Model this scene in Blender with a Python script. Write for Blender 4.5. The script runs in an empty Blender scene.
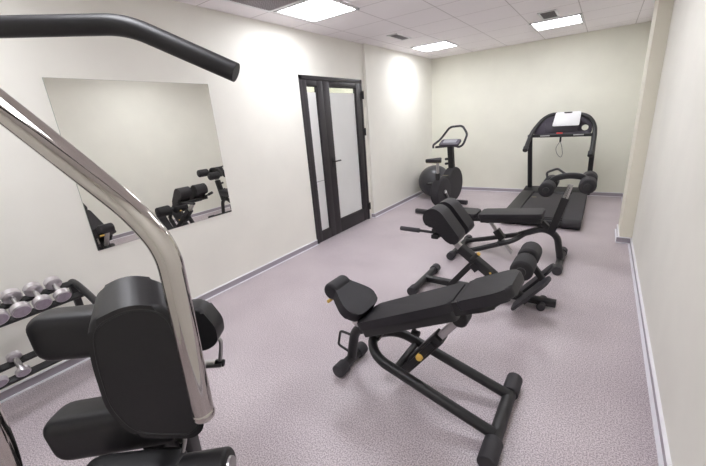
import bpy, bmesh, math, random
from mathutils import Vector, Matrix
PI = math.pi
random.seed(4)
C = bpy.context.scene.collection
V = Vector

# ------------------------------------------------------------------ camera
cd = bpy.data.cameras.new('camera'); cam = bpy.data.objects.new('camera', cd); C.objects.link(cam)
yaw, pitch, roll = -0.6264, 0.3109, -0.0799
fw = V((math.sin(yaw)*math.cos(pitch), math.cos(yaw)*math.cos(pitch), -math.sin(pitch)))
rt = V((math.cos(yaw), -math.sin(yaw), 0)); up = rt.cross(fw)
r2 = rt*math.cos(roll) + up*math.sin(roll); u2 = -rt*math.sin(roll) + up*math.cos(roll)
m = Matrix((r2, u2, -fw)).transposed().to_4x4(); m.translation = V((3.0548, 0, 1.5741))
cam.matrix_world = m
cd.sensor_fit = 'HORIZONTAL'; cd.sensor_width = 36; cd.lens = 347.8*36/706; cd.clip_start = .03
bpy.context.scene.camera = cam

# ------------------------------------------------------------------ world, exposure
w = bpy.data.worlds.new('world'); bpy.context.scene.world = w; w.use_nodes = True
w.node_tree.nodes['Background'].inputs[0].default_value = (.9, .92, 1, 1)
w.node_tree.nodes['Background'].inputs[1].default_value = .3
vs = bpy.context.scene.view_settings
vs.view_transform = 'Standard'; vs.look = 'None'; vs.gamma = 1; vs.use_curve_mapping = False
vs.exposure = 0.93
LAMP = 11.5

# ------------------------------------------------------------------ materials
def lin(c):
    return tuple(((x/255)/12.92 if x/255 <= .04045 else ((x/255+.055)/1.055)**2.4) for x in c)
def mat(name, rgb, rough=.5, metal=0, noise=0, scale=40, bump=0, spec=.5, trans=0, coat=0, emit=0, detail=4, rvar=0):
    m = bpy.data.materials.new(name); m.use_nodes = True
    nt = m.node_tree; b = nt.nodes['Principled BSDF']
    col = lin(rgb)
    b.inputs['Base Color'].default_value = (*col, 1)
    b.inputs['Roughness'].default_value = rough; b.inputs['Metallic'].default_value = metal
    b.inputs['Specular IOR Level'].default_value = spec
    b.inputs['Transmission Weight'].default_value = trans
    b.inputs['Coat Weight'].default_value = coat
    if emit:
        b.inputs['Emission Color'].default_value = (*col, 1); b.inputs['Emission Strength'].default_value = emit
    if noise or bump or rvar:
        tc = nt.nodes.new('ShaderNodeTexCoord'); n = nt.nodes.new('ShaderNodeTexNoise')
        n.inputs['Scale'].default_value = scale; n.inputs['Detail'].default_value = detail
        nt.links.new(tc.outputs['Object'], n.inputs['Vector'])
        if noise:
            r = nt.nodes.new('ShaderNodeValToRGB')
            r.color_ramp.elements[0].position = .3; r.color_ramp.elements[1].position = .7
            r.color_ramp.elements[0].color = (*[c*(1-noise) for c in col], 1)
            r.color_ramp.elements[1].color = (*[min(1, c*(1+noise)) for c in col], 1)
            nt.links.new(n.outputs['Fac'], r.inputs['Fac']); nt.links.new(r.outputs['Color'], b.inputs['Base Color'])
        if bump:
            bp = nt.nodes.new('ShaderNodeBump'); bp.inputs['Strength'].default_value = bump; bp.inputs['Distance'].default_value = .002
            nt.links.new(n.outputs['Fac'], bp.inputs['Height']); nt.links.new(bp.outputs['Normal'], b.inputs['Normal'])
        if rvar:
            mr = nt.nodes.new('ShaderNodeMapRange')
            mr.inputs['To Min'].default_value = rough-rvar; mr.inputs['To Max'].default_value = rough+rvar
            nt.links.new(n.outputs['Fac'], mr.inputs['Value']); nt.links.new(mr.outputs['Result'], b.inputs['Roughness'])
    return m

def floor_mat():
    m = bpy.data.materials.new('speckled_vinyl'); m.use_nodes = True
    nt = m.node_tree; b = nt.nodes['Principled BSDF']; L = nt.links.new
    tc = nt.nodes.new('ShaderNodeTexCoord')
    def nz(s, d):
        n = nt.nodes.new('ShaderNodeTexNoise'); n.inputs['Scale'].default_value = s; n.inputs['Detail'].default_value = d
        L(tc.outputs['Object'], n.inputs['Vector']); return n
    def ramp(n, a, c0, c, c1):
        r = nt.nodes.new('ShaderNodeValToRGB'); r.color_ramp.elements[0].position = a; r.color_ramp.elements[1].position = c
        r.color_ramp.elements[0].color = (*lin(c0), 1); r.color_ramp.elements[1].color = (*lin(c1), 1); L(n.outputs['Fac'], r.inputs['Fac']); return r
    a = ramp(nz(150, 3), .38, (160, 149, 153), .60, (224, 213, 217))
    c = ramp(nz(1.6, 3), .3, (236, 234, 236), .7, (255, 255, 255))
    mx = nt.nodes.new('ShaderNodeMixRGB'); mx.blend_type = 'MULTIPLY'; mx.inputs[0].default_value = 1
    L(a.outputs[0], mx.inputs[1]); L(c.outputs[0], mx.inputs[2]); L(mx.outputs[0], b.inputs['Base Color'])
    b.inputs['Roughness'].default_value = .36; b.inputs['Specular IOR Level'].default_value = .5
    return m
def tile_mat():
    m = bpy.data.materials.new('ceiling_tiles'); m.use_nodes = True
    nt = m.node_tree; b = nt.nodes['Principled BSDF']; L = nt.links.new
    tc = nt.nodes.new('ShaderNodeTexCoord'); sp = nt.nodes.new('ShaderNodeSeparateXYZ'); L(tc.outputs['Object'], sp.inputs[0])
    def mt(op, a, bb):
        n = nt.nodes.new('ShaderNodeMath'); n.operation = op
        for i, v in enumerate((a, bb)):
            if isinstance(v, (int, float)): n.inputs[i].default_value = v
            else: L(v, n.inputs[i])
        return n.outputs[0]
    def line(o, off):
        f = mt('FRACT', mt('DIVIDE', mt('SUBTRACT', o, off-6.0), .6), 0)
        d = mt('ABSOLUTE', mt('SUBTRACT', f, .5), 0)      # .5 at a joint
        return mt('GREATER_THAN', d, .5-.008)
    g = mt('MAXIMUM', line(sp.outputs[0], .27), line(sp.outputs[1], 2.16))
    n = nt.nodes.new('ShaderNodeTexNoise'); n.inputs['Scale'].default_value = 260; L(tc.outputs['Object'], n.inputs['Vector'])
    r = nt.nodes.new('ShaderNodeValToRGB'); r.color_ramp.elements[0].color = (*lin((244, 238, 240)), 1); r.color_ramp.elements[1].color = (*lin((252, 247, 249)), 1)
    L(n.outputs['Fac'], r.inputs[0])
    mx = nt.nodes.new('ShaderNodeMixRGB'); L(g, mx.inputs[0]); L(r.outputs[0], mx.inputs[1]); mx.inputs[2].default_value = (*lin((205, 198, 199)), 1)
    L(mx.outputs[0], b.inputs['Base Color']); b.inputs['Roughness'].default_value = .8
    return m
M_floor = floor_mat(); M_tile = tile_mat()
M_wall = mat('cream_paint', (241, 239, 230), .65, noise=.02, scale=3, bump=.03)
M_wallb = mat('cream_paint_far', (240, 239, 225), .65, noise=.02, scale=3, bump=.03)
M_pillar = mat('beige_paint', (234, 230, 214), .65, noise=.02, scale=3)
M_base = mat('grey_skirting', (168, 160, 168), .45)
M_trimw = mat('white_trim', (243, 242, 246), .35)
M_white = mat('white_metal', (235, 235, 236), .4)
M_lamp = mat('lamp_panel', (248, 249, 255), .5, emit=LAMP)
M_vent = mat('grille_grey', (150, 146, 148), .5)
M_dark = mat('vent_dark', (60, 58, 58), .7)
M_door = mat('dark_aluminium', (42, 38, 41), .45, noise=.06, scale=30)
M_frost = mat('frosted_film', (242, 242, 241), .5, trans=.3, noise=.04, scale=1.8)
M_clear = mat('clear_glass', (235, 238, 232), .02, trans=1)
M_mirror = mat('mirror_silver', (243, 243, 238), .0, metal=1)
M_medge = mat('mirror_edge', (170, 176, 165), .3)
M_vinyl = mat('black_vinyl', (38, 36, 40), .52, noise=.06, scale=60, bump=.25, spec=.35)
M_vinyl2 = mat('black_vinyl_smooth', (35, 34, 36), .42, noise=.05, scale=60, bump=.1, spec=.4)
M_pipe = mat('black_powder_coat', (30, 29, 31), .42, noise=.08, scale=90)
M_plast = mat('black_plastic', (34, 33, 35), .48, noise=.05, scale=80)
M_rub = mat('grey_rubber', (52, 50, 54), .65, noise=.06, scale=80)
M_foam = mat('black_foam', (40, 38, 41), .75, noise=.06, scale=120, bump=.2)
M_steel = mat('brushed_steel', (190, 188, 188), .28, metal=1)
M_chrome = mat('chrome', (198, 193, 188), .08, metal=1, rvar=.03, scale=30)
M_dbh = mat('chromed_head', (222, 218, 222), .32, metal=1, rvar=.05, scale=60)
M_dbf = mat('matte_end_plate', (176, 166, 178), .45, metal=.5, noise=.1, scale=60)
M_yel = mat('yellow_plastic', (232, 190, 96), .45)
M_belt = mat('belt_rubber', (52, 49, 52), .7, noise=.06, scale=200)
M_cons = mat('console_charcoal', (66, 60, 72), .45)
M_paper = mat('white_plastic', (246, 246, 247), .4)
M_red = mat('red_button', (215, 60, 55), .4)
M_ball = mat('grey_ball_rubber', (64, 63, 67), .33, noise=.04, scale=20)
M_seatw = mat('seat_trim', (120, 112, 90), .5)

# ------------------------------------------------------------------ mesh helpers
def frame(o, x, y):
    """matrix with origin o, x axis along x, y axis near y"""
    x = V(x).normalized(); z = x.cross(V(y)).normalized(); y = z.cross(x)
    m = Matrix((x, y, z)).transposed().to_4x4(); m.translation = V(o); return m
def fillet(pts, rad, n=6, closed=False):
    pts = [V(p) for p in pts]; N = len(pts); out = []
    for i, p in enumerate(pts):
        if not closed and i in (0, N-1): out.append(p); continue
        a, b = pts[i-1], pts[(i+1) % N]
        r = rad[i] if isinstance(rad, (list, tuple)) else rad
        da, db = (a-p), (b-p); la, lb = da.length, db.length
        r = min(r, la*.49, lb*.49)
        if r < 1e-5: out.append(p); continue
        s, e = p+da*(r/la), p+db*(r/lb)
        for k in range(n+1):
            t = k/n; out.append(s*(1-t)**2 + p*2*t*(1-t) + e*t*t)
    return out
def circ(r, n=14, ry=None):
    ry = ry or r
    return [(r*math.cos(2*PI*k/n), ry*math.sin(2*PI*k/n)) for k in range(n)]
def rrect(a, b, r=.008, n=3):
    pts = [V((x, y, 0)) for x, y in ((-a/2, -b/2), (a/2, -b/2), (a/2, b/2), (-a/2, b/2))]
    return [(p.x, p.y) for p in fillet(pts, r, n, True)]
class MB:
    def __init__(s): s.bm = bmesh.new()
    def merge(s, b):
        me = bpy.data.meshes.new('t'); b.to_mesh(me); b.free(); s.bm.from_mesh(me); bpy.data.meshes.remove(me); return s
    def sweep(s, pts, prof, upv=(0, 0, 1), closed=False, scale=None):
        pts = [V(p) for p in pts]
        q = [pts[0]]
        for p in pts[1:]:
            if (p-q[-1]).length > 1e-5: q.append(p)
        pts = q; N = len(pts); rings = []
        if isinstance(prof, (int, float)): prof = circ(prof)
        t = (pts[1]-pts[0]).normalized(); u = V(upv)
        if abs(t.dot(u)) > .95: u = V((1, 0, 0)) if abs(t.x) < .9 else V((0, 1, 0))
        nrm = (u - t*u.dot(t)).normalized()
        for i, p in enumerate(pts):
            if closed: tt = (pts[(i+1) % N]-pts[i-1]).normalized()
            else: tt = (pts[min(i+1, N-1)]-pts[max(i-1, 0)]).normalized()
            nrm = (nrm - tt*nrm.dot(tt)).normalized(); bi = tt.cross(nrm)
            k = scale[i] if scale else 1
            rings.append([s.bm.verts.new(p + bi*(a*k) + nrm*(b*k)) for a, b in prof])
        n = len(prof)
        for i in range(N if closed else N-1):
            A, B = rings[i], rings[(i+1) % N]
            for k in range(n): s.bm.faces.new((A[k], A[(k+1) % n], B[(k+1) % n], B[k]))
        if not closed:
            s.bm.faces.new(rings[0][::-1]); s.bm.faces.new(rings[-1])
        return s
    def tube(s, pts, r, rad=.06, prof=None, closed=False, n=7, upv=(0, 0, 1)):
        return s.sweep(fillet(pts, rad, n, closed), prof or circ(r), upv, closed)
    def lathe(s, a, b, prof, n=28):
        """prof: (t along a->b in metres, radius)"""
        a, b = V(a), V(b); t = (b-a).normalized(); u = V((0, 0, 1)) if abs(t.z) < .9 else V((1, 0, 0))
        e1 = t.cross(u).normalized(); e2 = t.cross(e1); rings = []
        for (d, r) in prof:
            rings.append([s.bm.verts.new(a + t*d + e1*(r*math.cos(2*PI*k/n)) + e2*(r*math.sin(2*PI*k/n))) for k in range(n)])
        for A, B in zip(rings, rings[1:]):
            for k in range(n): s.bm.faces.new((A[k], A[(k+1) % n], B[(k+1) % n], B[k]))
        s.bm.faces.new(rings[0][::-1]); s.bm.faces.new(rings[-1]); return s
    def roller(s, a, b, r, e=.02, n=28):
        L = (V(b)-V(a)).length
        pr = [(0, r-e)] + [(e*(1-math.cos(PI/2*k/5)), r-e+e*math.sin(PI/2*k/5)) for k in range(1, 6)]
        pr += [(L-t, q) for t, q in pr[::-1]]
        return s.lathe(a, b, pr, n)
    def prism(s, outline, z0, z1, mtx=None, bev=0, seg=4, top=None):
        """outline in xy of mtx; top = optional scale of upper outline"""
        b = bmesh.new(); mtx = mtx or Matrix()
        cx = sum(p[0] for p in outline)/len(outline); cy = sum(p[1] for p in outline)/len(outline); k = top or 1
        lo = [b.verts.new((p[0], p[1], z0)) for p in outline]
        hi = [b.verts.new((cx+(p[0]-cx)*k, cy+(p[1]-cy)*k, z1)) for p in outline]
        f1 = b.faces.new(lo[::-1]); f2 = b.faces.new(hi); n = len(lo)
        for i in range(n): b.faces.new((lo[i], lo[(i+1) % n], hi[(i+1) % n], hi[i]))
        if bev:
            es = list(set(list(f1.edges)+list(f2.edges)))
            bmesh.ops.bevel(b, geom=es, offset=bev, segments=seg, profile=.5, affect='EDGES', clamp_overlap=True)
        bmesh.ops.recalc_face_normals(b, faces=b.faces)
        b.transform(mtx); return s.merge(b)
    def box(s, lo, hi, bev=0, mtx=None, seg=2):
        b = bmesh.new(); bmesh.ops.create_cube(b, size=1)
        lo, hi = V(lo), V(hi)
        for v in b.verts: v.co = V(((lo[i]+hi[i])/2 + v.co[i]*(hi[i]-lo[i]) for i in range(3)))
        if bev: bmesh.ops.bevel(b, geom=list(b.edges), offset=bev, segments=seg, profile=.5, affect='EDGES', clamp_overlap=True)
        if mtx: b.transform(mtx)
        return s.merge(b)
    def bar(s, a, b, wx, wy, bev=.006, upv=(0, 0, 1)):
        return s.sweep([a, b], rrect(wx, wy, bev), upv)
    def sphere(s, c, r, sc=(1, 1, 1), n=24):
        b = bmesh.new(); bmesh.ops.create_uvsphere(b, u_segments=n*2, v_segments=n, radius=r)
        for v in b.verts: v.co = V((v.co.x*sc[0]+c[0], v.co.y*sc[1]+c[1], v.co.z*sc[2]+c[2]))
        return s.merge(b)
    def build(s, name, m, parent=None, smooth=35, label=None):
        if parent is not None:
            o0 = parent; off = V((0, 0, 0))
            while o0 is not None: off += V(o0.location); o0 = o0.parent
            for v in s.bm.verts: v.co -= off
        bmesh.ops.recalc_face_normals(s.bm, faces=s.bm.faces)
        me = bpy.data.meshes.new(name); s.bm.to_mesh(me); s.bm.free()
        if smooth:
            for p in me.polygons: p.use_smooth = True
            me.set_sharp_from_angle(angle=math.radians(smooth))
        me.materials.append(m)
        o = bpy.data.objects.new(name, me); C.objects.link(o)
        if parent is not None: o.parent = parent
        if label: o['label'] = label
        return o
def struct(o): o['kind'] = 'structure'; return o
def thing(name, loc, label, cat, group=None):
    o = bpy.data.objects.new(name, None); C.objects.link(o); o.location = loc; o.empty_display_size = .1
    o['label'] = label; o['category'] = cat
    if group: o['group'] = group
    return o
def tag(o, label, cat, group=None):
    o['label'] = label; o['category'] = cat
    if group: o['group'] = group
    return o

# ================================================================== ROOM
W, D, H, Y0 = 3.4606, 7.3285, 2.635, -1.6
struct(MB().box((-.12, Y0-.12, -.1), (W+.12, D+.12, 0)).build('floor', M_floor, smooth=0))
struct(MB().box((-.12, Y0-.12, H), (W+.12, D+.12, H+.1)).build('ceiling', M_tile, smooth=0))
DY0, DY1, DH = 3.365, 4.73, 2.145
wl = MB().box((-.12, Y0, 0), (0, DY0, H)).box((-.12, DY0, DH), (0, DY1, H)).box((-.12, DY1, 0), (0, 4.81, H)).box((-.12, 4.81, 0), (.045, D, H))
struct(wl.build('wall_left', M_wall, smooth=0))
struct(MB().box((W, Y0, 0), (W+.12, D, H)).build('wall_right', M_wall, smooth=0))
struct(MB().box((-.12, D, 0), (W+.12, D+.12, H)).build('wall_back', M_wallb, smooth=0))
struct(MB().box((-.12, Y0-.12, 0), (W+.12, Y0, H)).build('wall_front', M_wall, smooth=0))
struct(MB().box((3.347, 4.832, 0), (W, 5.35, H)).build('wall_pillar', M_pillar, smooth=0))
# skirting
def skirt(name, a, b, nrm):
    a, b, nrm = V(a), V(b), V(nrm); d = (b-a).normalized()
    g = MB()
    def strip(t0, t1, z0, z1):
        p = [a+nrm*t0, b+nrm*t0, b+nrm*t1, a+nrm*t1]
        lo = [g.bm.verts.new((q.x, q.y, z0)) for q in p]; hi = [g.bm.verts.new((q.x, q.y, z1)) for q in p]
        g.bm.faces.new(lo); g.bm.faces.new(hi)
        for i in range(4): g.bm.faces.new((lo[i], lo[(i+1) % 4], hi[(i+1) % 4], hi[i]))
    strip(0, .012, .004, .062)
    o = struct(g.build(name, M_base, smooth=0))
    g = MB(); strip(0, .016, .062, .070); strip(0, .03, 0, .008)
    g.build(name.replace('baseboard', 'edging'), M_trimw, o, smooth=0)
skirt('baseboard_left', (0, Y0, 0), (0, DY0, 0), (1, 0, 0))
skirt('baseboard_left_far', (.045, 4.81, 0), (.045, D, 0), (1, 0, 0))
skirt('baseboard_left_return', (0, 4.81, 0), (.071, 4.81, 0), (0, -1, 0))
skirt('baseboard_back', (.045, D, 0), (W, D, 0), (0, -1, 0))
skirt('baseboard_right', (W, 4.83, 0), (W, Y0, 0), (-1, 0, 0))
skirt('baseboard_right_far', (W, D, 0), (W, 5.35, 0), (-1, 0, 0))
skirt('baseboard_pillar_front', (3.321, 4.832, 0), (W, 4.832, 0), (0, -1, 0))
skirt('baseboard_pillar_side', (3.347, 4.832, 0), (3.347, 5.35, 0), (-1, 0, 0))

# corridor beyond the glazed door
struct(MB().box((-1.5, 2.4, -.1), (-.12, 5.8, 0)).build('floor_corridor', M_floor, smooth=0))
struct(MB().box((-1.5, 2.4, H), (-.12, 5.8, H+.1)).build('ceiling_corridor', M_tile, smooth=0))
struct(MB().box((-1.6, 2.3, 0), (-1.5, 5.9, H)).box((-1.5, 2.3, 0), (-.12, 2.4, H)).box((-1.5, 5.8, 0), (-.12, 5.9, H)).build('wall_corridor', M_wallb, smooth=0))

# door: frame, narrow fixed leaf, wide leaf
door = thing('door_1', (0, 4.05, 0), 'dark framed double door with frosted glass panes in the left wall', 'door')
struct(door)
x0, x1 = -.06, .012
fr = MB().box((x0, DY0, 0), (x1, DY0+.045, DH), .003).box((x0, DY1-.045, 0), (x1, DY1, DH), .003).box((x0, DY0, DH-.05), (x1, DY1, DH), .003)
fr.build('door_frame', M_door, door)
def leaf(name, ya, yb, ga, gb, gz0, gz1, ztop):
    xa, xb = -.045, .008
    g = MB().box((xa, ya, .008), (xb, ga, ztop), .002).box((xa, gb, .008), (xb, yb, ztop), .002)
    g.box((xa, ga, .008), (xb, gb, gz0), .002).box((xa, ga, gz1), (xb, gb, ztop), .002)
    o = g.build(name, M_door, door)
    MB().box((-.024, ga-.004, gz0-.004), (-.016, gb+.004, gz1-.075)).build('frosted_pane', M_frost, o, smooth=0)
    MB().box((-.024, ga-.004, gz1-.075), (-.016, gb+.004, gz1+.004)).build('clear_strip', M_clear, o, smooth=0)
    g = MB()
    for (a, b, c, d) in ((ga, ga+.012, gz0, gz1), (gb-.012, gb, gz0, gz1), (ga, gb, gz0, gz0+.012), (ga, gb, gz1-.012, gz1)):
        g.box((-.016, a, c), (-.004, b, d))
    g.build('glazing_bead', M_door, o, smooth=0)
    return o
L1 = leaf('narrow_leaf', DY0+.047, 3.80, 3.49, 3.685, .14, 2.03, DH-.052)
MB().box((-.0155, 3.49, .83), (-.0145, 3.685, .836)).build('film_seam', M_vent, L1, smooth=0)
L2 = leaf('wide_leaf', 3.803, DY1-.047, 3.935, 4.56, .20, 2.03, DH-.052)
h = MB().bar((.008, 3.865, .98), (.008, 3.865, 1.12), .03, .012, .004, (1, 0, 0)).lathe((.008, 3.865, 1.06), (.06, 3.865, 1.06), [(0, .011), (.045, .011)])
h.tube([(.05, 3.865, 1.06), (.05, 4.0, 1.06)], .0095).lathe((.008, 3.865, .995), (.016, 3.865, .995), [(0, .012), (.006, .012)])
h.build('door_handle', M_pipe, L2)
for z in (.22, 1.40, 1.93):
    MB().lathe((.022, DY1-.005, z-.055), (.022, DY1-.005, z+.055), [(0, .016), (.11, .016)]).bar((.01, DY1-.02, z-.045), (.01, DY1-.02, z+.045), .03, .008, .002, (1, 0, 0)).build('hinge', M_pipe, L2)

# mirror on the wall (a thing)
mir = thing('wall_mirror', (0.004, 1.5125, .79), 'large square frameless mirror fixed to the left wall', 'mirror')
MB().box((.001, .903, .7837), (.006, 2.122, 1.9984)).build('backing', M_medge, mir, smooth=0)
MB().box((.006, .9045, .7852), (.0075, 2.1205, 1.9969)).build('mirror_glass', M_mirror, mir, smooth=0)

# ceiling lights
def light(x, y, label):
    t = thing('ceiling_light', (x+.3, y+.3, H), label, 'ceiling light', 'square ceiling lights')
    g = MB(); a = .03
    for lo, hi in (((x, y), (x+.6, y+a)), ((x, y+.6-a), (x+.6, y+.6)), ((x, y), (x+a, y+.6)), ((x+.6-a, y), (x+.6, y+.6))):
        g.box((lo[0], lo[1], H-.014), (hi[0], hi[1], H-.001), .002)
    g.build('light_frame', M_white, t, smooth=0)
    MB().box((x+a, y+a, H-.010), (x+.6-a, y+.6-a, H-.002)).build('diffuser', M_lamp, t, smooth=0)
light(.325, 2.76, 'glowing square ceiling panel nearest the mirror, before the door')
light(.325, 5.76, 'glowing ceiling panel in the back left corner above the exercise bike')
light(2.07, 5.76, 'glowing ceiling panel above the treadmill, right of the room')
light(2.07, 2.76, 'added unseen ceiling panel above the back extension bench, continues the panel rows')  # invented panel, carries the panel grid on to light the room
light(2.07, -.24, 'added unseen ceiling panel above the camera, lights the near end of the room')  # invented fill panel, no lamp known over the camera
light(.325, -.24, 'added unseen ceiling panel above the dumbbell rack, brightens the near left wall')  # invented panel, keeps the near left wall and floor from going dark
light(-1.1, 3.2, 'added unseen corridor panel, brightens the door glass from behind')  # invented corridor lamp, lights the frosted panes and clear strips from behind
light(-1.1, 4.4, 'second added unseen corridor panel, brightens the door glass from behind')  # also invented, more light behind the door glass
t = thing('ceiling_grille', (.57, 2.46, H), 'square grey egg-crate ceiling grille beside the nearest light panel', 'vent')
g = MB()
for a, b in (((.29, 2.17), (.85, 2.20)), ((.29, 2.72), (.85, 2.75)), ((.29, 2.2), (.32, 2.72)), ((.82, 2.2), (.85, 2.72))): g.box((a[0], a[1], H-.012), (b[0], b[1], H-.001))
g.build('grille_frame', M_white, t, smooth=0)
g = MB()
for k in range(1, 22): g.box((.32+k*.0227, 2.2, H-.012), (.322+k*.0227, 2.72, H-.009))
for k in range(1, 22): g.box((.32, 2.2+k*.0236, H-.012), (.82, 2.202+k*.0236, H-.009))
g.build('grille_mesh', M_vent, t, smooth=0)
MB().box((.32, 2.2, H-.009), (.82, 2.72, H-.0005)).build('grille_backing', mat('grille_back', (200, 192, 196), .8), t, smooth=0)
def vent(x0, x1, y0, y1, label, n, dark):
    t = thing('ceiling_vent', ((x0+x1)/2, (y0+y1)/2, H), label, 'vent')
    e = .022; g = MB()
    for a in (((x0, y0), (x1, y0+e)), ((x0, y1-e), (x1, y1)), ((x0, y0), (x0+e, y1)), ((x1-e, y0), (x1, y1))): g.box((a[0][0], a[0][1], H-.01), (a[1][0], a[1][1], H-.001))
    g.build('vent_frame', M_white, t, smooth=0)
    MB().box((x0+e, y0+e, H-.003), (x1-e, y1-e, H-.0005)).build('vent_backing', dark, t, smooth=0)
    g = MB()
    for k in range(n):
        y = y0+e+(y1-y0-2*e)*(k+.5)/n; g.box((x0+e, y-.004, H-.009), (x1-e, y+.003, H-.004))
    g.build('vent_slats', M_vent, t, smooth=0)
vent(.50, .66, 4.66, 5.10, 'small rectangular white vent between the two left light panels', 9, M_vent)
vent(2.24, 2.44, 5.24, 5.66, 'small dark slatted vent just before the light panel over the treadmill', 9, M_dark)

# ================================================================== BENCHES
def foot_bar(parent, x, ya, yb, capl=.12, r=.034, z=.046):
    o = MB().sweep([(x, ya, z), (x, yb, z)], r).build('foot_bar', M_pipe, parent)
    for s, y in ((1, ya), (-1, yb)):
        MB().roller((x, y-s*.012, z), (x, y+s*capl, z), r+.010, .006).build('rubber_cap', M_rub, o)
    return o
def pad(o, xd, outline, th, bev=.018, yd=(0, 1, 0), rad=.03, top=None):
    """cushion: outline along xd / +y, underside at o"""
    ol = [(p.x, p.y) for p in fillet([V((a, b, 0)) for a, b in outline], rad, 5, True)]
    return MB().prism(ol, 0, th, frame(o, xd, yd), bev, 5, top)

# ---- bench A (foreground)
cy = 1.57
A = thing('adjustable_bench', (2.3, cy, 0), 'black adjustable weight bench nearest the camera, raised tapered seat, long inclined pad', 'weight bench')
FA = MB()
FA.tube([(2.785, 1.42, .06), (2.11, 1.42, .262), (2.0, 1.57, .29), (2.11, 1.72, .262), (2.785, 1.72, .06)], .029, [.1, .20, .13, .20, .1], n=9)
FA.build('frame', M_pipe, A)
MB().tube([(2.07, cy, .29), (1.96, cy, .345), (1.87, cy, .27), (1.825, cy, .05)], .032, .11, n=8).build('rear_arm', M_pipe, A)
MB().sweep([(2.235, 1.42, .21), (2.235, 1.72, .21)], .02).build('crossbar', M_pipe, A)
foot_bar(A, 2.79, 1.262, 1.875, .13)
foot_bar(A, 1.825, 1.42, 1.70, .07)
t26 = V((.575, 0, .285)).normalized()
n26 = V((-t26.z, 0, t26.x))
MB().bar(V((1.93, cy, .345)), V((2.50, cy, .345+.57*.4957)), .10, .10, .01).build('pad_beam', M_plast, A)
P0 = V((1.975, 0, .432)) - n26*.05
MB().merge(pad((P0.x, cy-.135, P0.z), t26, [(0, .012), (.03, 0), (.60, 0), (.64, .02), (.64, .25), (.60, .27), (.03, .27), (0, .258)], .05, .014).bm).build('back_pad', M_vinyl, A)
# lining board beneath long pad
MB().prism(rrect(.62, .25, .02), -.05, 0, frame(V((P0.x, cy, P0.z))+t26*.32, t26, (0, 1, 0)), .005).build('pad_board', M_plast, A)
P1 = V((2.575, 0, .728)) - n26*.052
MB().merge(pad((P1.x, cy-.135, P1.z), t26, [(-.005, .0), (.20, .0), (.255, .03), (.262, .24), (.20, .27), (-.005, .27)], .055, .014, rad=.025).bm).build('head_pad', M_vinyl, A)
MB().merge(pad(V((2.53, cy-.115, .625)), V((.2, 0, .085)), [(0, .0), (.20, .0), (.262, .04), (.262, .19), (.20, .23), (0, .23)], .07, .02, rad=.04).bm).build('shroud', M_plast, A)
# raised tapered seat
s0 = V((1.975, cy, .43)); sd = V((-.27, 0, .155)).normalized()
ol = [(0, -.09), (.035, -.14), (.10, -.145), (.18, -.105), (.22, -.08), (.26, -.078), (.26, .078), (.22, .08), (.18, .105), (.10, .145), (.035, .14), (0, .09)]
sp = MB().prism([(p.x, p.y) for p in fillet([V((a, b, 0)) for a, b in ol], .03, 5, True)], -.01, .058, frame(s0, sd, (0, -1, 0)), .022, 5)
nn = V((sd.z, 0, -sd.x)); nn = nn if nn.z > 0 else -nn
c0 = s0+sd*.25+nn*.014
sp.roller(c0+V((0, -.084, 0)), c0+V((0, .084, 0)), .056, .022)
sp.build('seat_pad', M_vinyl, A)
kb = s0+sd*.235-nn*.055
MB().roller(kb+V((0, -.04, 0)), kb+V((0, -.088, 0)), .011, .004, 16).build('seat_lever', M_yel, A)
MB().bar(s0+sd*.22-nn*.03, V((1.90, cy, .34)), .05, .03).bar(V((1.93, cy-.06, .365)), s0+sd*.03+V((0, -.06, -.01)), .012, .03, .003).build('seat_bracket', M_steel, A)
MB().tube([(1.86, cy-.02, .25), (1.775, cy-.03, .262), (1.745, cy-.03, .145), (1.825, cy-.02, .11)], .0085, .02).build('carry_handle', M_pipe, A)
# strut
sA = V((2.225, cy, .12)); sB = V((2.565, cy, .575)); sv = (sB-sA).normalized()
st = MB().bar(sA, sA+sv*.38, .065, .08, .008, (0, 1, 0)).build('adjustment_strut', M_plast, A)
MB().bar(sA+sv*.12+V((0, -.02, 0)), sA+sv*.34+V((0, -.02, 0)), .035, .08, .006, (0, 1, 0)).build('strut_sleeve', M_pipe, st)
MB().sweep([sA+sv*.39, sB], rrect(.04, .05, .006), (0, 1, 0)).build('strut_rod', M_steel, st)
MB().lathe(sA+sv*.215+V((0, -.045, 0)), sA+sv*.215+V((0, -.085, 0)), [(0, .019), (.03, .019), (.036, .015)]).build('pin_knob', M_yel, st)
MB().roller(sB+V((0, -.045, 0)), sB+V((0, .045, 0)), .042, .01).bar(sB, sB+V((-.01, 0, .05)), .08, .08).build('strut_pivot', M_plast, st)
MB().tube([(2.32, cy-.07, .50), (2.335, cy-.07, .455)], .009).roller((2.315, cy-.07, .448), (2.36, cy-.07, .445), .017, .004).build('pop_pin', M_pipe, A)
for s in (.15, .5):
    q = V((1.93, cy-.05, .345))+V((.57, 0, .57*.4957))*s
    MB().lathe(q, q+V((0, -.006, 0)), [(0, .009), (.005, .008)], 12).build('bolt', M_steel, A)

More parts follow.
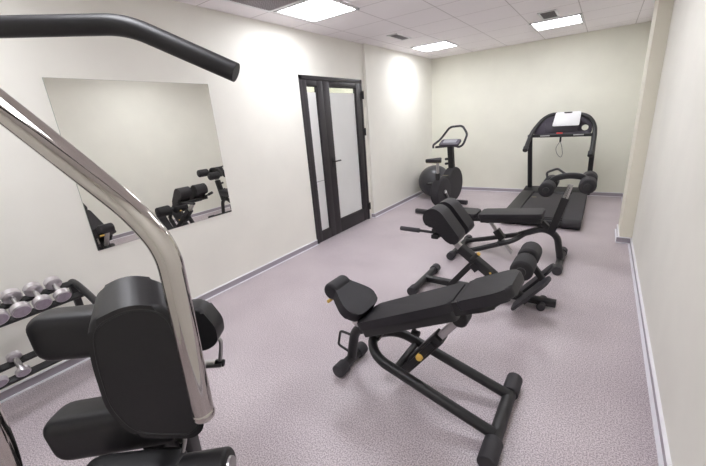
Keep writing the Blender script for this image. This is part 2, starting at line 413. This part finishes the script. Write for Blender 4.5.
# ---- bench B (decline bench with leg rollers)
cy = 3.9
B = thing('decline_bench', (2.3, cy, 0), 'black decline sit-up bench with foot rollers on a raised post, in front of the treadmill', 'weight bench')
foot_bar(B, 1.80, 3.56, 4.24, .07); foot_bar(B, 2.84, 3.60, 4.20, .09)
for s in (-1, 1):
    MB().tube([(1.81, cy+s*.20, .055), (2.0, cy+s*.20, .10), (2.40, cy+s*.11, .235), (2.48, cy+s*.012, .285)], .027, .14, n=8).build('base_rail', M_pipe, B)
MB().tube([(2.44, cy, .275), (2.54, cy, .32), (2.66, cy, .37), (2.79, cy, .31), (2.84, cy, .05)], .033, [0, .05, .12, .16, 0], n=9).build('arched_leg', M_pipe, B)
MB().bar((2.622, cy, .35), (2.622, cy, .475), .03, .04).build('pad_post', M_plast, B)
bd = V((.61, 0, .053)).normalized()
MB().merge(pad((2.035, cy-.14, .445), bd, [(0, 0), (.62, 0), (.62, .28), (0, .28)], .055, .014).bm).build('back_pad', M_vinyl, B)
MB().merge(pad((1.70, cy-.14, .443), V((1, 0, -.01)), [(0, .06), (.07, .01), (.30, 0), (.30, .28), (.07, .27), (0, .22)], .055, .016, rad=.04).bm).build('seat_pad', M_vinyl, B)
MB().bar((1.80, cy, .415), (2.645, cy, .462), .12, .06, .01).prism(rrect(.60, .24, .02), -.045, -.002, frame((2.345, cy, .472), bd, (0, 1, 0)), .006).build('pad_beam', M_plast, B)
st = MB().sweep([(2.11, cy, .42), (2.375, cy, .05)], rrect(.03, .035, .005), (0, 1, 0)).build('adjustment_strut', M_steel, B)
MB().bar((2.20, cy, .30), (2.27, cy, .205), .07, .075, .008, (0, 1, 0)).sweep([(2.25, cy-.19, .19), (2.25, cy+.19, .19)], .017).build('strut_sleeve', M_plast, st)
MB().roller((2.11, cy-.045, .41), (2.11, cy+.045, .41), .03, .006).build('strut_pivot', M_plast, st)
uA = V((2.735, cy, .345)); uB = V((2.862, cy, .85)); uv = (uB-uA).normalized()
up_ = MB().bar(uA, uA+uv*.37, .07, .085, .012, (0, 1, 0)).bar(uA, V((2.64, cy, .44)), .06, .05).build('leg_hold_post', M_plast, B)
MB().bar(uA+uv*.36, uA+uv*.50, .045, .06, .005, (0, 1, 0)).build('sliding_tube', M_steel, up_)
for k in range(6):
    q = uA+uv*(.375+k*.02)+V((0, -.0302, 0)); MB().lathe(q, q+V((0, -.002, 0)), [(0, .005), (.002, .005)], 10).build('index_hole', M_dark, up_)
for q_ in (.30, .18): MB().roller(uA+uv*q_+V((0, .035, 0)), uA+uv*q_+V((0, .10, .01)), .018, .004).build('pin_knob', M_pipe, up_)
MB().tube([(2.665, cy, .79), (2.70, cy, .885), (2.83, cy, .925), (2.96, cy, .91), (3.0, cy, .835)], .026, .07, n=8, prof=rrect(.05, .055, .012)).build('roller_arm', M_plast, up_)
for (x, z) in ((2.675, .82), (2.995, .865)):
    ax = MB().sweep([(x, cy-.26, z), (x, cy+.26, z)], .012).build('roller_axle', M_pipe, up_)
    for s in (-1, 1):
        MB().roller((x, cy+s*.06, z), (x, cy+s*.25, z), .068, .02).build('foam_roller', M_foam, ax)
        MB().roller((x, cy+s*.245, z), (x, cy+s*.262, z), .028, .006).build('roller_cap', M_plast, ax)
MB().tube([(2.66, cy+.03, .86), (2.63, cy+.10, .93), (2.72, cy+.14, .965), (2.80, cy+.03, .93)], .011, .03).build('grab_loop', M_pipe, up_)

# ---- bench C (back extension)
cy = 2.86
K = thing('back_extension_bench', (2.3, cy, 0), 'black back extension bench with two angled hip pads, side grips and ankle rollers', 'weight bench')
foot_bar(K, 1.775, 2.61, 3.21, .075)
MB().bar((1.775, cy+.06, .05), (2.90, cy+.06, .05), .06, .055, .01).build('base_beam', M_pipe, K)
MB().roller((2.80, cy-.03, .032), (2.80, cy+.15, .032), .032, .008).build('rear_foot', M_rub, K)
MB().bar((2.05, cy+.03, .06), (2.26, cy+.02, .33), .05, .05, .008, (0, 1, 0)).build('brace', M_pipe, K)
d = V((-.67, 0, .51)).normalized()
MB().bar((2.70, cy, .05), (2.38, cy, .275), .06, .055, .01, (0, 1, 0)).build('inclined_beam', M_pipe, K)
hs = MB().bar((2.43, cy, .225), (2.135, cy, .445), .075, .085, .01, (0, 1, 0)).bar((2.30, cy, .27), (2.25, cy, .32), .06, .11, .01, (0, 1, 0)).build('housing', M_plast, K)
MB().bar((2.15, cy, .435), (1.985, cy, .575), .05, .045, .006, (0, 1, 0)).build('sliding_tube', M_steel, K)
kn = MB().lathe((2.25, cy-.05, .37), (2.305, cy-.05, .425), [(0, .018), (.075, .018)]).build('knob_sleeve', M_plast, hs)
MB().lathe((2.304, cy-.05, .424), (2.318, cy-.05, .438), [(0, .016), (.016, .014)]).build('pin_knob', M_yel, kn)
MB().lathe((2.405, cy-.055, .268), (2.425, cy-.055, .282), [(0, .009), (.012, .008)]).build('end_marker', M_yel, hs)
MB().bar((1.995, cy-.24, .60), (1.995, cy+.24, .60), .06, .035, .008).build('pad_crossbar', M_plast, K)
for s in (-1, 1):
    # profile in x-z, swept over y
    prof = [(1.88, .775), (1.92, .825), (1.98, .84), (2.04, .81), (2.195, .61), (2.185, .56), (2.14, .538), (2.08, .565), (2.005, .64), (1.965, .675), (1.92, .675), (1.885, .715)]
    ol = [(p.x, p.y) for p in fillet([V((a, b, 0)) for a, b in prof], .035, 5, True)]
    y1 = cy+s*.13
    MB().prism(ol, -.09, .09, frame((0, y1, 0), (1, 0, 0), (0, 0, 1)), .022, 5).build('hip_pad', M_vinyl, K)
    yh = cy+s*.20
    if s > 0:
        hd = MB().bar((1.93, yh, .63), (2.0, yh, .63), .04, .05, .008).tube([(2.0, yh, .635), (1.86, yh+.02, .66), (1.83, yh+.05, .70)], .012).build('side_handle', M_pipe, K)
        MB().roller((1.90, yh+.015, .655), (1.825, yh+.05, .69), .020, .008).build('hand_grip', M_rub, hd)
        continue
    hd = MB().bar((1.96, yh, .64), (2.0, yh, .64), .03, .04, .008).tube([(2.0, yh, .625), (1.69, yh-.02*s, .624)], .012).build('side_handle', M_pipe, K)
    MB().roller((1.84, yh-.01*s, .624), (1.65, yh-.02*s, .6225), .020, .008).build('hand_grip', M_rub, hd)
# foot plates
pd = V((.24, 0, .30)).normalized()
for s in (-1, 1):
    y1 = cy+s*.135
    MB().merge(pad((2.625, y1-.075, .045), pd, [(0, 0), (.33, 0), (.38, .03), (.38, .12), (.33, .15), (0, .15)], .022, .008, rad=.02).bm).build('foot_plate', M_rub, K)
MB().bar((2.68, cy, .09), (2.80, cy, .24), .05, .05, .008, (0, 1, 0)).build('plate_bracket', M_pipe, K)
ra = MB().tube([(2.81, cy, .25), (2.67, cy, .44)], .022, prof=rrect(.045, .045, .008), upv=(0, 1, 0)).build('roller_arm', M_plast, K)
MB().sweep([(2.67, cy-.25, .415), (2.67, cy+.25, .415)], .012).build('roller_axle', M_pipe, ra)
for s in (-1, 1):
    MB().roller((2.67, cy+s*.035, .415), (2.67, cy+s*.25, .415), .082, .025).build('foam_roller', M_foam, ra)
    MB().roller((2.67, cy+s*.245, .415), (2.67, cy+s*.262, .415), .035, .006).build('roller_cap', M_plast, ra)

# ================================================================== TREADMILL
T = thing('treadmill', (2.47, 6.1, 0), 'black treadmill with curved handrails against the back wall', 'treadmill')
MB().box((2.02, 5.15, .05), (2.92, 7.05, .125), .02).build('deck', M_plast, T)
for a, b in ((1.985, 2.165), (2.745, 2.955)):
    prof = [(5.10, .05), (5.09, .10), (5.12, .145), (6.9, .165), (6.9, .03), (5.15, .0)]
    ol = [(p.x, p.y) for p in fillet([V((q[0], q[1], 0)) for q in prof], .03, 4, True)]
    MB().prism(ol, a, b, frame((0, 0, 0), (0, 1, 0), (0, 0, 1)), .012, 3).build('side_rail', M_plast if a < 2.5 else M_rub, T)
MB().box((2.16, 5.115, .03), (2.75, 5.20, .105), .02).build('rear_cover', M_plast, T)
MB().box((2.17, 5.17, .124), (2.74, 6.70, .142), .006).build('running_belt', M_belt, T)
prof = [(6.72, .15), (6.82, .19), (6.98, .205), (7.12, .18), (7.15, .03), (6.72, .03)]
ol = [(p.x, p.y) for p in fillet([V((q[0], q[1], 0)) for q in prof], .06, 5, True)]
MB().prism(ol, 2.0, 2.95, frame((0, 0, 0), (0, 1, 0), (0, 0, 1)), .03, 4).build('motor_hood', M_plast, T)
for x, y in ((2.23, 6.35), (2.70, 5.75)):
    MB().box((x-.035, y-.03, .142), (x+.035, y+.03, .1435)).build('belt_label', M_seatw, T, smooth=0)
MB().bar((2.08, 6.93, .10), (2.045, 6.72, 1.12), .06, .07, .012, (1, 0, 0)).build('upright', M_pipe, T)
MB().bar((2.955, 6.93, .10), (2.945, 6.72, 1.12), .06, .07, .012, (1, 0, 0)).build('upright', M_pipe, T)
rail = [(2.03, 6.44, .90), (2.035, 6.60, 1.01), (2.07, 6.78, 1.18), (2.20, 6.87, 1.36), (2.32, 6.88, 1.425), (2.70, 6.88, 1.41), (2.85, 6.84, 1.36), (2.94, 6.80, 1.22), (2.955, 6.66, 1.03), (2.935, 6.46, .80)]
MB().tube(rail, .03, .15, n=7, prof=circ(.032, 14, .028)).build('handrail', M_plast, T)
for p, q in (((2.03, 6.42, .893), (2.032, 6.50, .945)), ((2.935, 6.45, .79), (2.938, 6.51, .86))):
    MB().roller(p, q, .04, .012).build('rail_end', M_plast, T)
# console: tilted slab
cn = frame((2.48, 6.80, 1.10), (1, 0, 0), (0, .22, 1))
ol = [(-.40, 0), (.43, 0), (.42, .14), (.36, .26), (.24, .335), (0, .36), (-.22, .335), (-.33, .24), (-.39, .12)]
ol = [(p.x, p.y) for p in fillet([V((a, b, 0)) for a, b in ol], .06, 5, True)]
con = MB().prism(ol, -.045, .0, cn, .01, 3).build('console', M_cons, T)
MB().box((-.235, .04, 0), (.235, .30, .008), .004, cn).build('display_panel', mat('display_grey', (60, 55, 66), .3), con)
MB().bar((2.05, 6.72, 1.10), (2.945, 6.72, 1.09), .05, .05, .015).build('grip_bar', M_plast, T)
for x in (2.27, 2.74): MB().box((x-.07, 6.688, 1.087), (x+.07, 6.698, 1.106), .003).build('pulse_sensor', M_steel, T)
MB().box((-.055, -.005, 0.0), (.03, .035, .02), .005, cn).build('stop_button', M_red, con)
cut = MB().lathe(cn @ V((.33, .10, -.09)), cn @ V((.33, .10, .05)), [(0, .05), (.14, .05)]).build('cutter', M_cons)
bo = con.modifiers.new('b', 'BOOLEAN'); bo.object = cut; bo.solver = 'EXACT'
cut.parent = T; cut.location = -T.location
bpy.context.view_layer.update()
ev = con.evaluated_get(bpy.context.evaluated_depsgraph_get()); nm = bpy.data.meshes.new_from_object(ev)
con.modifiers.clear(); con.data = nm; bpy.data.objects.remove(cut)
MB().sweep([cn @ V((.33+.052*math.cos(k*PI/12), .10+.052*math.sin(k*PI/12), .003)) for k in range(24)], .006, closed=True).build('cup_ring', M_plast, con)
cord = [(2.50, 6.70, 1.085), (2.495, 6.69, 1.00), (2.44, 6.68, .90), (2.47, 6.68, .80), (2.53, 6.68, .74), (2.55, 6.68, .80), (2.53, 6.68, .92), (2.50, 6.69, 1.0)]
MB().tube(cord, .0035, .05, prof=circ(.0035, 6)).build('safety_cord', M_pipe, T)
MB().box((2.485, 6.68, .995), (2.512, 6.70, 1.08), .004).build('cord_clip', M_pipe, T)
# white clipboard resting on the console
cb = frame((2.555, 6.775, 1.235), (1, 0, -.01), (0, .22, 1))
tb = thing('clipboard', (2.555, 6.775, 1.235), 'white board with a dark clip standing on the treadmill console', 'clipboard')
ol = [(p.x, p.y) for p in fillet([V((a, b, 0)) for a, b in ((-.20, 0), (.175, 0), (.18, .215), (-.165, .215))], .02, 4, True)]
MB().prism(ol, .01, .03, cb, .004, 2).build('board', M_paper, tb)
MB().box((-.05, .195, .028), (.06, .212, .04), .004, cb).build('clip', M_dark, tb)

# ================================================================== EXERCISE BIKE
Bk = thing('exercise_bike', (.92, 5.65, 0), 'dark grey upright exercise bike with looped handlebar in the far left corner', 'exercise bike')
ax = V((.12, .993, 0)).normalized(); lt = V((ax.y, -ax.x, 0))
o0 = V((.83, 5.22, 0))
def bk(a, l, z): q = o0+ax*a+lt*l; return V((q.x, q.y, z))
bm_ = Matrix((ax, V((0, 0, 1)), ax.cross(V((0, 0, 1))))).transposed().to_4x4()   # x=along, y=up, z=right
bm_.translation = o0
def foot(a, w):
    MB().tube([bk(a, -w, .04), bk(a, w, .04)], .03, prof=rrect(.075, .07, .02)).build('foot_bar', M_rub, Bk)
foot(.05, .25); foot(.90, .27)
def disc(a, z, r, t, name, m, parent, e=.03):
    return MB().roller(bk(a, -t, z), bk(a, t, z), r, e, 40).build(name, m, parent)
h1 = disc(.44, .31, .245, .075, 'crank_housing', M_rub, Bk); h2 = disc(.86, .37, .30, .07, 'flywheel_housing', M_rub, Bk)
MB().box((.05, .03, -.03), (.95, .09, .03), .01, bm_).box((.40, .15, -.055), (.86, .56, .055), .03, bm_).build('frame', M_plast, Bk)
MB().prism(rrect(.10, .05, .01), 0, .004, frame(bk(.60, .0, .56), lt, ax), .001).build('label_plate', M_seatw, Bk)
for s in (-1, 1):
    cr = MB().roller(bk(.44, s*.06, .31), bk(.44, s*.10, .31), .035, .008)
    cr.bar(bk(.44, s*.10, .31), bk(.44+s*.08, s*.105, .31-s*.13), .03, .018, .004).build('crank', M_steel, Bk)
    MB().bar(bk(.40+s*.08, s*.16, .31-s*.14), bk(.50+s*.08, s*.16, .31-s*.14), .09, .025, .008).build('pedal', M_plast, Bk)
MB().bar(bk(.36, 0, .45), bk(.34, 0, .64), .06, .07, .01, ax).build('seat_tube', M_plast, Bk)
MB().sweep([bk(.34, 0, .60), bk(.33, 0, .835)], .024).build('seat_post', M_steel, Bk)
so = [(-.14, -.13), (-.05, -.135), (.06, -.05), (.15, -.03), (.15, .03), (.06, .05), (-.05, .135), (-.14, .13)]
so = [(p.x, p.y) for p in fillet([V((a, b, 0)) for a, b in so], .05, 5, True)]
stt = MB().prism(so, 0, .045, frame(bk(.33, -.03, .835), ax, -lt), .02, 4).build('saddle', M_vinyl, Bk)
MB().prism([(a*.98, b*.98) for a, b in so], -.012, .008, frame(bk(.33, -.03, .835), ax, -lt), .003).build('saddle_trim', M_seatw, stt)
MB().bar(bk(.86, 0, .50), bk(.78, 0, 1.06), .09, .10, .02, ax).build('console_column', M_plast, Bk)
for z_ in (.74, .82): MB().roller(bk(.79, -.03, z_), bk(.73, -.07, z_), .020, .004).build('height_knob', M_pipe, Bk)
cfr = frame(bk(.76, 0, 1.10), lt, V((ax.x, ax.y, .55)))
cs = MB().prism(rrect(.36, .17, .04), -.03, .012, cfr, .01).build('console', M_cons, Bk)
MB().prism(rrect(.24, .09, .01), .012, .016, cfr @ Matrix.Translation((0, .02, 0)), .001).build('display', mat('display_light', (150, 150, 158), .3), cs)
hb = [bk(.64, -.25, 1.02), bk(.66, -.26, 1.07), bk(.84, -.215, 1.15), bk(.96, -.10, 1.345), bk(.96, .13, 1.355), bk(.86, .265, 1.22), bk(.70, .265, 1.06), bk(.74, .17, 1.02), bk(.86, .06, 1.03), bk(.86, -.06, 1.03), bk(.74, -.17, 1.03), bk(.68, -.23, 1.03)]
MB().tube(hb, .018, .06, n=6, prof=circ(.0185, 10)).build('handlebar', M_rub, Bk)

# ================================================================== BALL
bl = MB().sphere((.405, 6.57, .312), .312, n=32)
tag(bl.build('exercise_ball', M_ball, smooth=60), 'large dark grey exercise ball behind the exercise bike', 'exercise ball')

# ================================================================== DUMBBELL RACK
R_ = thing('dumbbell_rack', (.3, .15, 0), 'black two-tier rack along the left wall holding chrome dumbbells', 'rack')
ye = .66
for y in (ye, -.75):
    MB().tube([(.10, y, .64), (.15, y, .668), (.24, y, .665), (.40, y, .632), (.66, y, .55), (.70, y, .04)], .022, .07, n=7, prof=circ(.021), upv=(0, 1, 0)).build('end_frame', M_pipe, R_)
    MB().bar((.10, y, .03), (.72, y, .03), .05, .05, .008).bar((.13, y, .64), (.13, y, .03), .05, .04, .008, (0, 1, 0)).build('end_foot', M_pipe, R_)
for k, (x, z, yb) in enumerate(((.307, .612, ye), (.194, .669, ye), (.3137, .255, ye), (.2177, .310, ye))):
    MB().bar((x, -.74, z), (x, yb, z), .045, .022, .006, (.45, 0, 1)).build('shelf_rail', M_pipe, R_)
for z, xa in ((.61, .31), (.24, .33)):
    for y in (ye, -.74):
        if z > .5: MB().bar((.307, y, .60), (.307, y, .66), .03, .02, .004, (0, 1, 0)).build('shelf_bracket', M_pipe, R_)
        else: MB().bar((.13, y, .345), (.34, y, .225), .03, .03, .006).build('shelf_bracket', M_pipe, R_)
def dumbbell(y, label, a=(.36, .655), b=(.20, .735), r=.040, hl=.048):
    A_, B_ = V((a[0], y, a[1])), V((b[0], y, b[1])); t = (B_-A_).normalized(); L = (B_-A_).length
    sh = V((-abs(t.z), 0, -abs(t.x)))*((.0494 if a[1] > .5 else .036)-r+.0005-.001); A_ = A_+sh; B_ = B_+sh
    mid = (A_+B_)/2
    o = thing('dumbbell', mid, label, 'dumbbell', 'chrome dumbbells on the rack')
    for p, q in ((A_, t), (B_, -t)):
        hd = MB().lathe(p, p+q*hl, [(0, r-.005), (.005, r), (hl-.008, r), (hl, r-.012)], 28).build('dumbbell_head', M_dbh, o)
        MB().lathe(p-q*.0015, p, [(0, r-.009), (.0015, r-.008)], 28).build('end_plate', M_dbf, hd)
    MB().lathe(A_+t*hl, B_-t*hl, [(0, .013), (L/2-hl-.02, .015), (L/2-hl, .0155), (L/2-hl+.02, .015), (L-2*hl, .013)], 18).build('grip', M_steel, o)
    return o
ups = [(.548, 'chrome dumbbell at the far end of the upper tier, smallest'), (.446, 'second chrome dumbbell from the far end of the upper tier'), (.344, 'third chrome dumbbell from the far end of the upper tier'), (.242, 'fourth upper tier dumbbell, cut by the left edge of the photo')]
for i, (y, l) in enumerate(ups): dumbbell(y, l, r=.044+.0018*i)
dumbbell(.25, 'lower tier chrome dumbbell beside the arm pad', (.36, .285), (.22, .365), .036, .035)
dumbbell(.145, 'lower tier chrome dumbbell at the left edge of the photo', (.36, .285), (.22, .365), .038, .035)

# ================================================================== WEIGHT MACHINE (left foreground)
cx0 = V((3.0548, 0, 0)); uu = V((rt.x, rt.y, 0)).normalized(); vv = V((-uu.y, uu.x, 0))
def g_(u, v, z): q = cx0+uu*u+vv*v; return V((q.x, q.y, z))
Gm = thing('weight_machine', g_(-.9, .95, 0), 'large black and chrome weight machine with padded back rest and pull bar, left foreground', 'weight machine')
# main column and base, left of the picture
MB().bar(g_(-1.45, .90, 0.03), g_(-1.45, .90, 2.05), .09, .09, .015, uu).bar(g_(-1.47, .90, .04), g_(-.35, .90, .04), .08, .08, .015).bar(g_(-1.45, .60, .04), g_(-1.45, 1.2, .04), .08, .08, .015).bar(g_(-.45, .65, .04), g_(-.45, 1.2, .04), .08, .08, .015).build('main_frame', M_pipe, Gm)
MB().tube([g_(-.437, .75, .855), g_(-.422, .75, 1.33), g_(-.475, .75, 1.425), g_(-.68, .75, 1.66), g_(-1.0, .79, 1.97), g_(-1.45, .86, 2.0)], .0262, [0, .055, .04, .1, .15, 0], n=10, prof=circ(.028, 20, .0255)).build('chrome_arm', M_chrome, Gm)
MB().roller(g_(-.4375, .75, .875), g_(-.437, .75, .848), .0285, .008).build('arm_plug', M_chrome, Gm)
MB().tube([g_(-.97, .70, .66), g_(-.93, .70, .86), g_(-.935, .70, 1.10), g_(-1.10, .74, 1.35), g_(-1.45, .86, 1.75)], .0262, [0, .1, .12, .1, 0], n=9, prof=circ(.0262, 20, .024)).build('chrome_arm', M_chrome, Gm)
MB().tube([g_(-.168, .62, 1.6625), g_(-.325, .62, 1.743), g_(-.80, .62, 1.767), g_(-1.45, .86, 1.90)], .0148, [0, .035, .1, 0], n=8, prof=circ(.0152, 18)).build('pull_bar', M_vinyl2, Gm)
# back rest: outline in u-z, depth along v
def gf(u, v, z): return Matrix((uu, V((0, 0, 1)), -vv)).transposed().to_4x4()
gm = gf(0, 0, 0)
def gprism(ol, v0, v1, rad=.05, bev=.02, seg=5):
    o2 = [(p.x, p.y) for p in fillet([V((a, b, 0)) for a, b in ol], rad, 6, True)]
    m2 = gm.copy(); m2.translation = cx0
    return MB().prism(o2, -v1, -v0, m2, bev, seg)
fo = [(-.752, 1.10), (-.775, .98), (-.782, .80), (-.725, .69), (-.545, .67), (-.503, .71), (-.50, 1.0), (-.512, 1.13), (-.62, 1.152)]
bo_ = [(-.805, 1.14), (-.795, .98), (-.79, .80), (-.74, .70), (-.61, .69), (-.573, .72), (-.562, 1.0), (-.572, 1.165), (-.69, 1.19)]
fo = fillet([V((a, b, 0)) for a, b in fo], .05, 6, True); bo_ = fillet([V((a, b, 0)) for a, b in bo_], .05, 6, True)
bb = bmesh.new()
l0 = [bb.verts.new(g_(p.x, .85, p.y)) for p in fo]; l1 = [bb.verts.new(g_(p.x, .97, p.y)) for p in bo_]
f1 = bb.faces.new(l0); f2 = bb.faces.new(l1[::-1])
for i in range(len(l0)): bb.faces.new((l0[i], l1[i], l1[(i+1) % len(l0)], l0[(i+1) % len(l0)]))
bmesh.ops.bevel(bb, geom=list(set(list(f1.edges)+list(f2.edges))), offset=.022, segments=6, profile=.5, affect='EDGES', clamp_overlap=True)
br = MB().merge(bb).build('back_rest', M_vinyl2, Gm)
pip = [(-.737, 1.088), (-.758, .98), (-.765, .81), (-.715, .708), (-.555, .688), (-.52, .72), (-.517, 1.0), (-.527, 1.117), (-.62, 1.136)]
pp = fillet([g_(a, .852, b) for a, b in pip], .05, 6, True)
MB().sweep(pp, circ(.004, 8), vv, True).build('piping', M_pipe, br)
MB().bar(g_(-.62, 1.0, .95), g_(-.62, 1.12, .93), .12, .10, .01).bar(g_(-.70, 1.06, .95), g_(-.70, 1.02, .04), .07, .07, .01, uu).build('back_post', M_pipe, Gm)
# long arm pad behind the back rest
def longpad(u0, u1, v, z, r1, r2_, slope, name, m, e=.03):
    pts = [g_(u0, v, z), g_(u1, v, z+slope)]
    d = (pts[1]-pts[0]).normalized(); L = (pts[1]-pts[0]).length; e = .06
    ts = [0, .002, .007, .015, .026, .04, e]; ts = ts + [L/2] + [L-t for t in ts[::-1]]
    P = [pts[0]+d*t for t in ts]
    sc = [.62+.38*math.sqrt(max(0, 1-(1-min(1, min(t, L-t)/e))**2)) for t in ts]
    return MB().sweep(P, rrect(r1*2, r2_*2, r2_*.55, 6), (0, 0, 1), scale=sc).build(name, m, Gm)
longpad(-1.145, -.60, 1.10, .93, .06, .09, .012, 'arm_pad', M_vinyl2)
ol = [(-.60, 1.045), (-.505, 1.045), (-.468, .97), (-.472, .915), (-.51, .89), (-.60, .885)]
gprism(ol, .99, 1.06, .02, .012, 4).build('side_pad', M_vinyl2, Gm)
hh = MB().bar(g_(-.54, 1.1, .895), g_(-.51, 1.06, .905), .03, .03).tube([g_(-.55, 1.08, .89), g_(-.503, 1.05, .905), g_(-.488, 1.05, .885), g_(-.495, 1.05, .845), g_(-.51, 1.05, .79)], .007, .02).build('release_lever', M_steel, Gm)
MB().bar(g_(-.63, 1.06, .785), g_(-.498, 1.05, .791), .035, .014, .004).build('lever_plate', M_steel, Gm)
MB().roller(g_(-.525, 1.05, .793), g_(-.495, 1.05, .791), .013, .003).build('lever_knob', M_plast, Gm)
# seat pads and leg rollers
longpad(-1.10, -.64, .99, .60, .07, .088, .05, 'seat_pad', M_vinyl2)
longpad(-.92, -.60, .85, .545, .05, .05, .012, 'thigh_pad', M_vinyl2)
MB().bar(g_(-.74, .97, .62), g_(-.74, .93, .04), .08, .08, .01, uu).build('seat_post', M_pipe, Gm)
MB().bar(g_(-.66, .93, .66), g_(-.62, .93, .60), .05, .03, .005).tube([g_(-.60, .90, .69), g_(-.59, .88, .645), g_(-.605, .87, .60)], .006, .03).build('seat_latch', M_steel, Gm)
lr = MB().sweep([g_(-.70, .78, .60), g_(-.412, .78, .6285)], .012).build('roller_axle', M_pipe, Gm)
MB().roller(g_(-.56, .78, .614), g_(-.418, .78, .628), .054, .012).build('foam_roller', M_vinyl2, lr)
MB().lathe(g_(-.419, .78, .628), g_(-.409, .78, .629), [(0, .03), (.008, .028)]).build('roller_cap', M_steel, lr)
# added unseen weight stack box, gives the chrome arms something dark to reflect
ws = MB().box((-.20, -.16, .02), (.20, .16, 1.95), .02, Matrix.Translation(g_(-1.85, .9, 0)) @ Matrix.Rotation(math.atan2(uu.y, uu.x), 4, 'Z')).build('added_stack_cover', M_plast, Gm)
MB().bar(g_(-1.68, .90, 1.9), g_(-1.42, .90, 1.9), .07, .07, .01).bar(g_(-1.68, .90, .06), g_(-1.42, .90, .06), .07, .07, .01).build('added_stack_link', M_pipe, Gm)
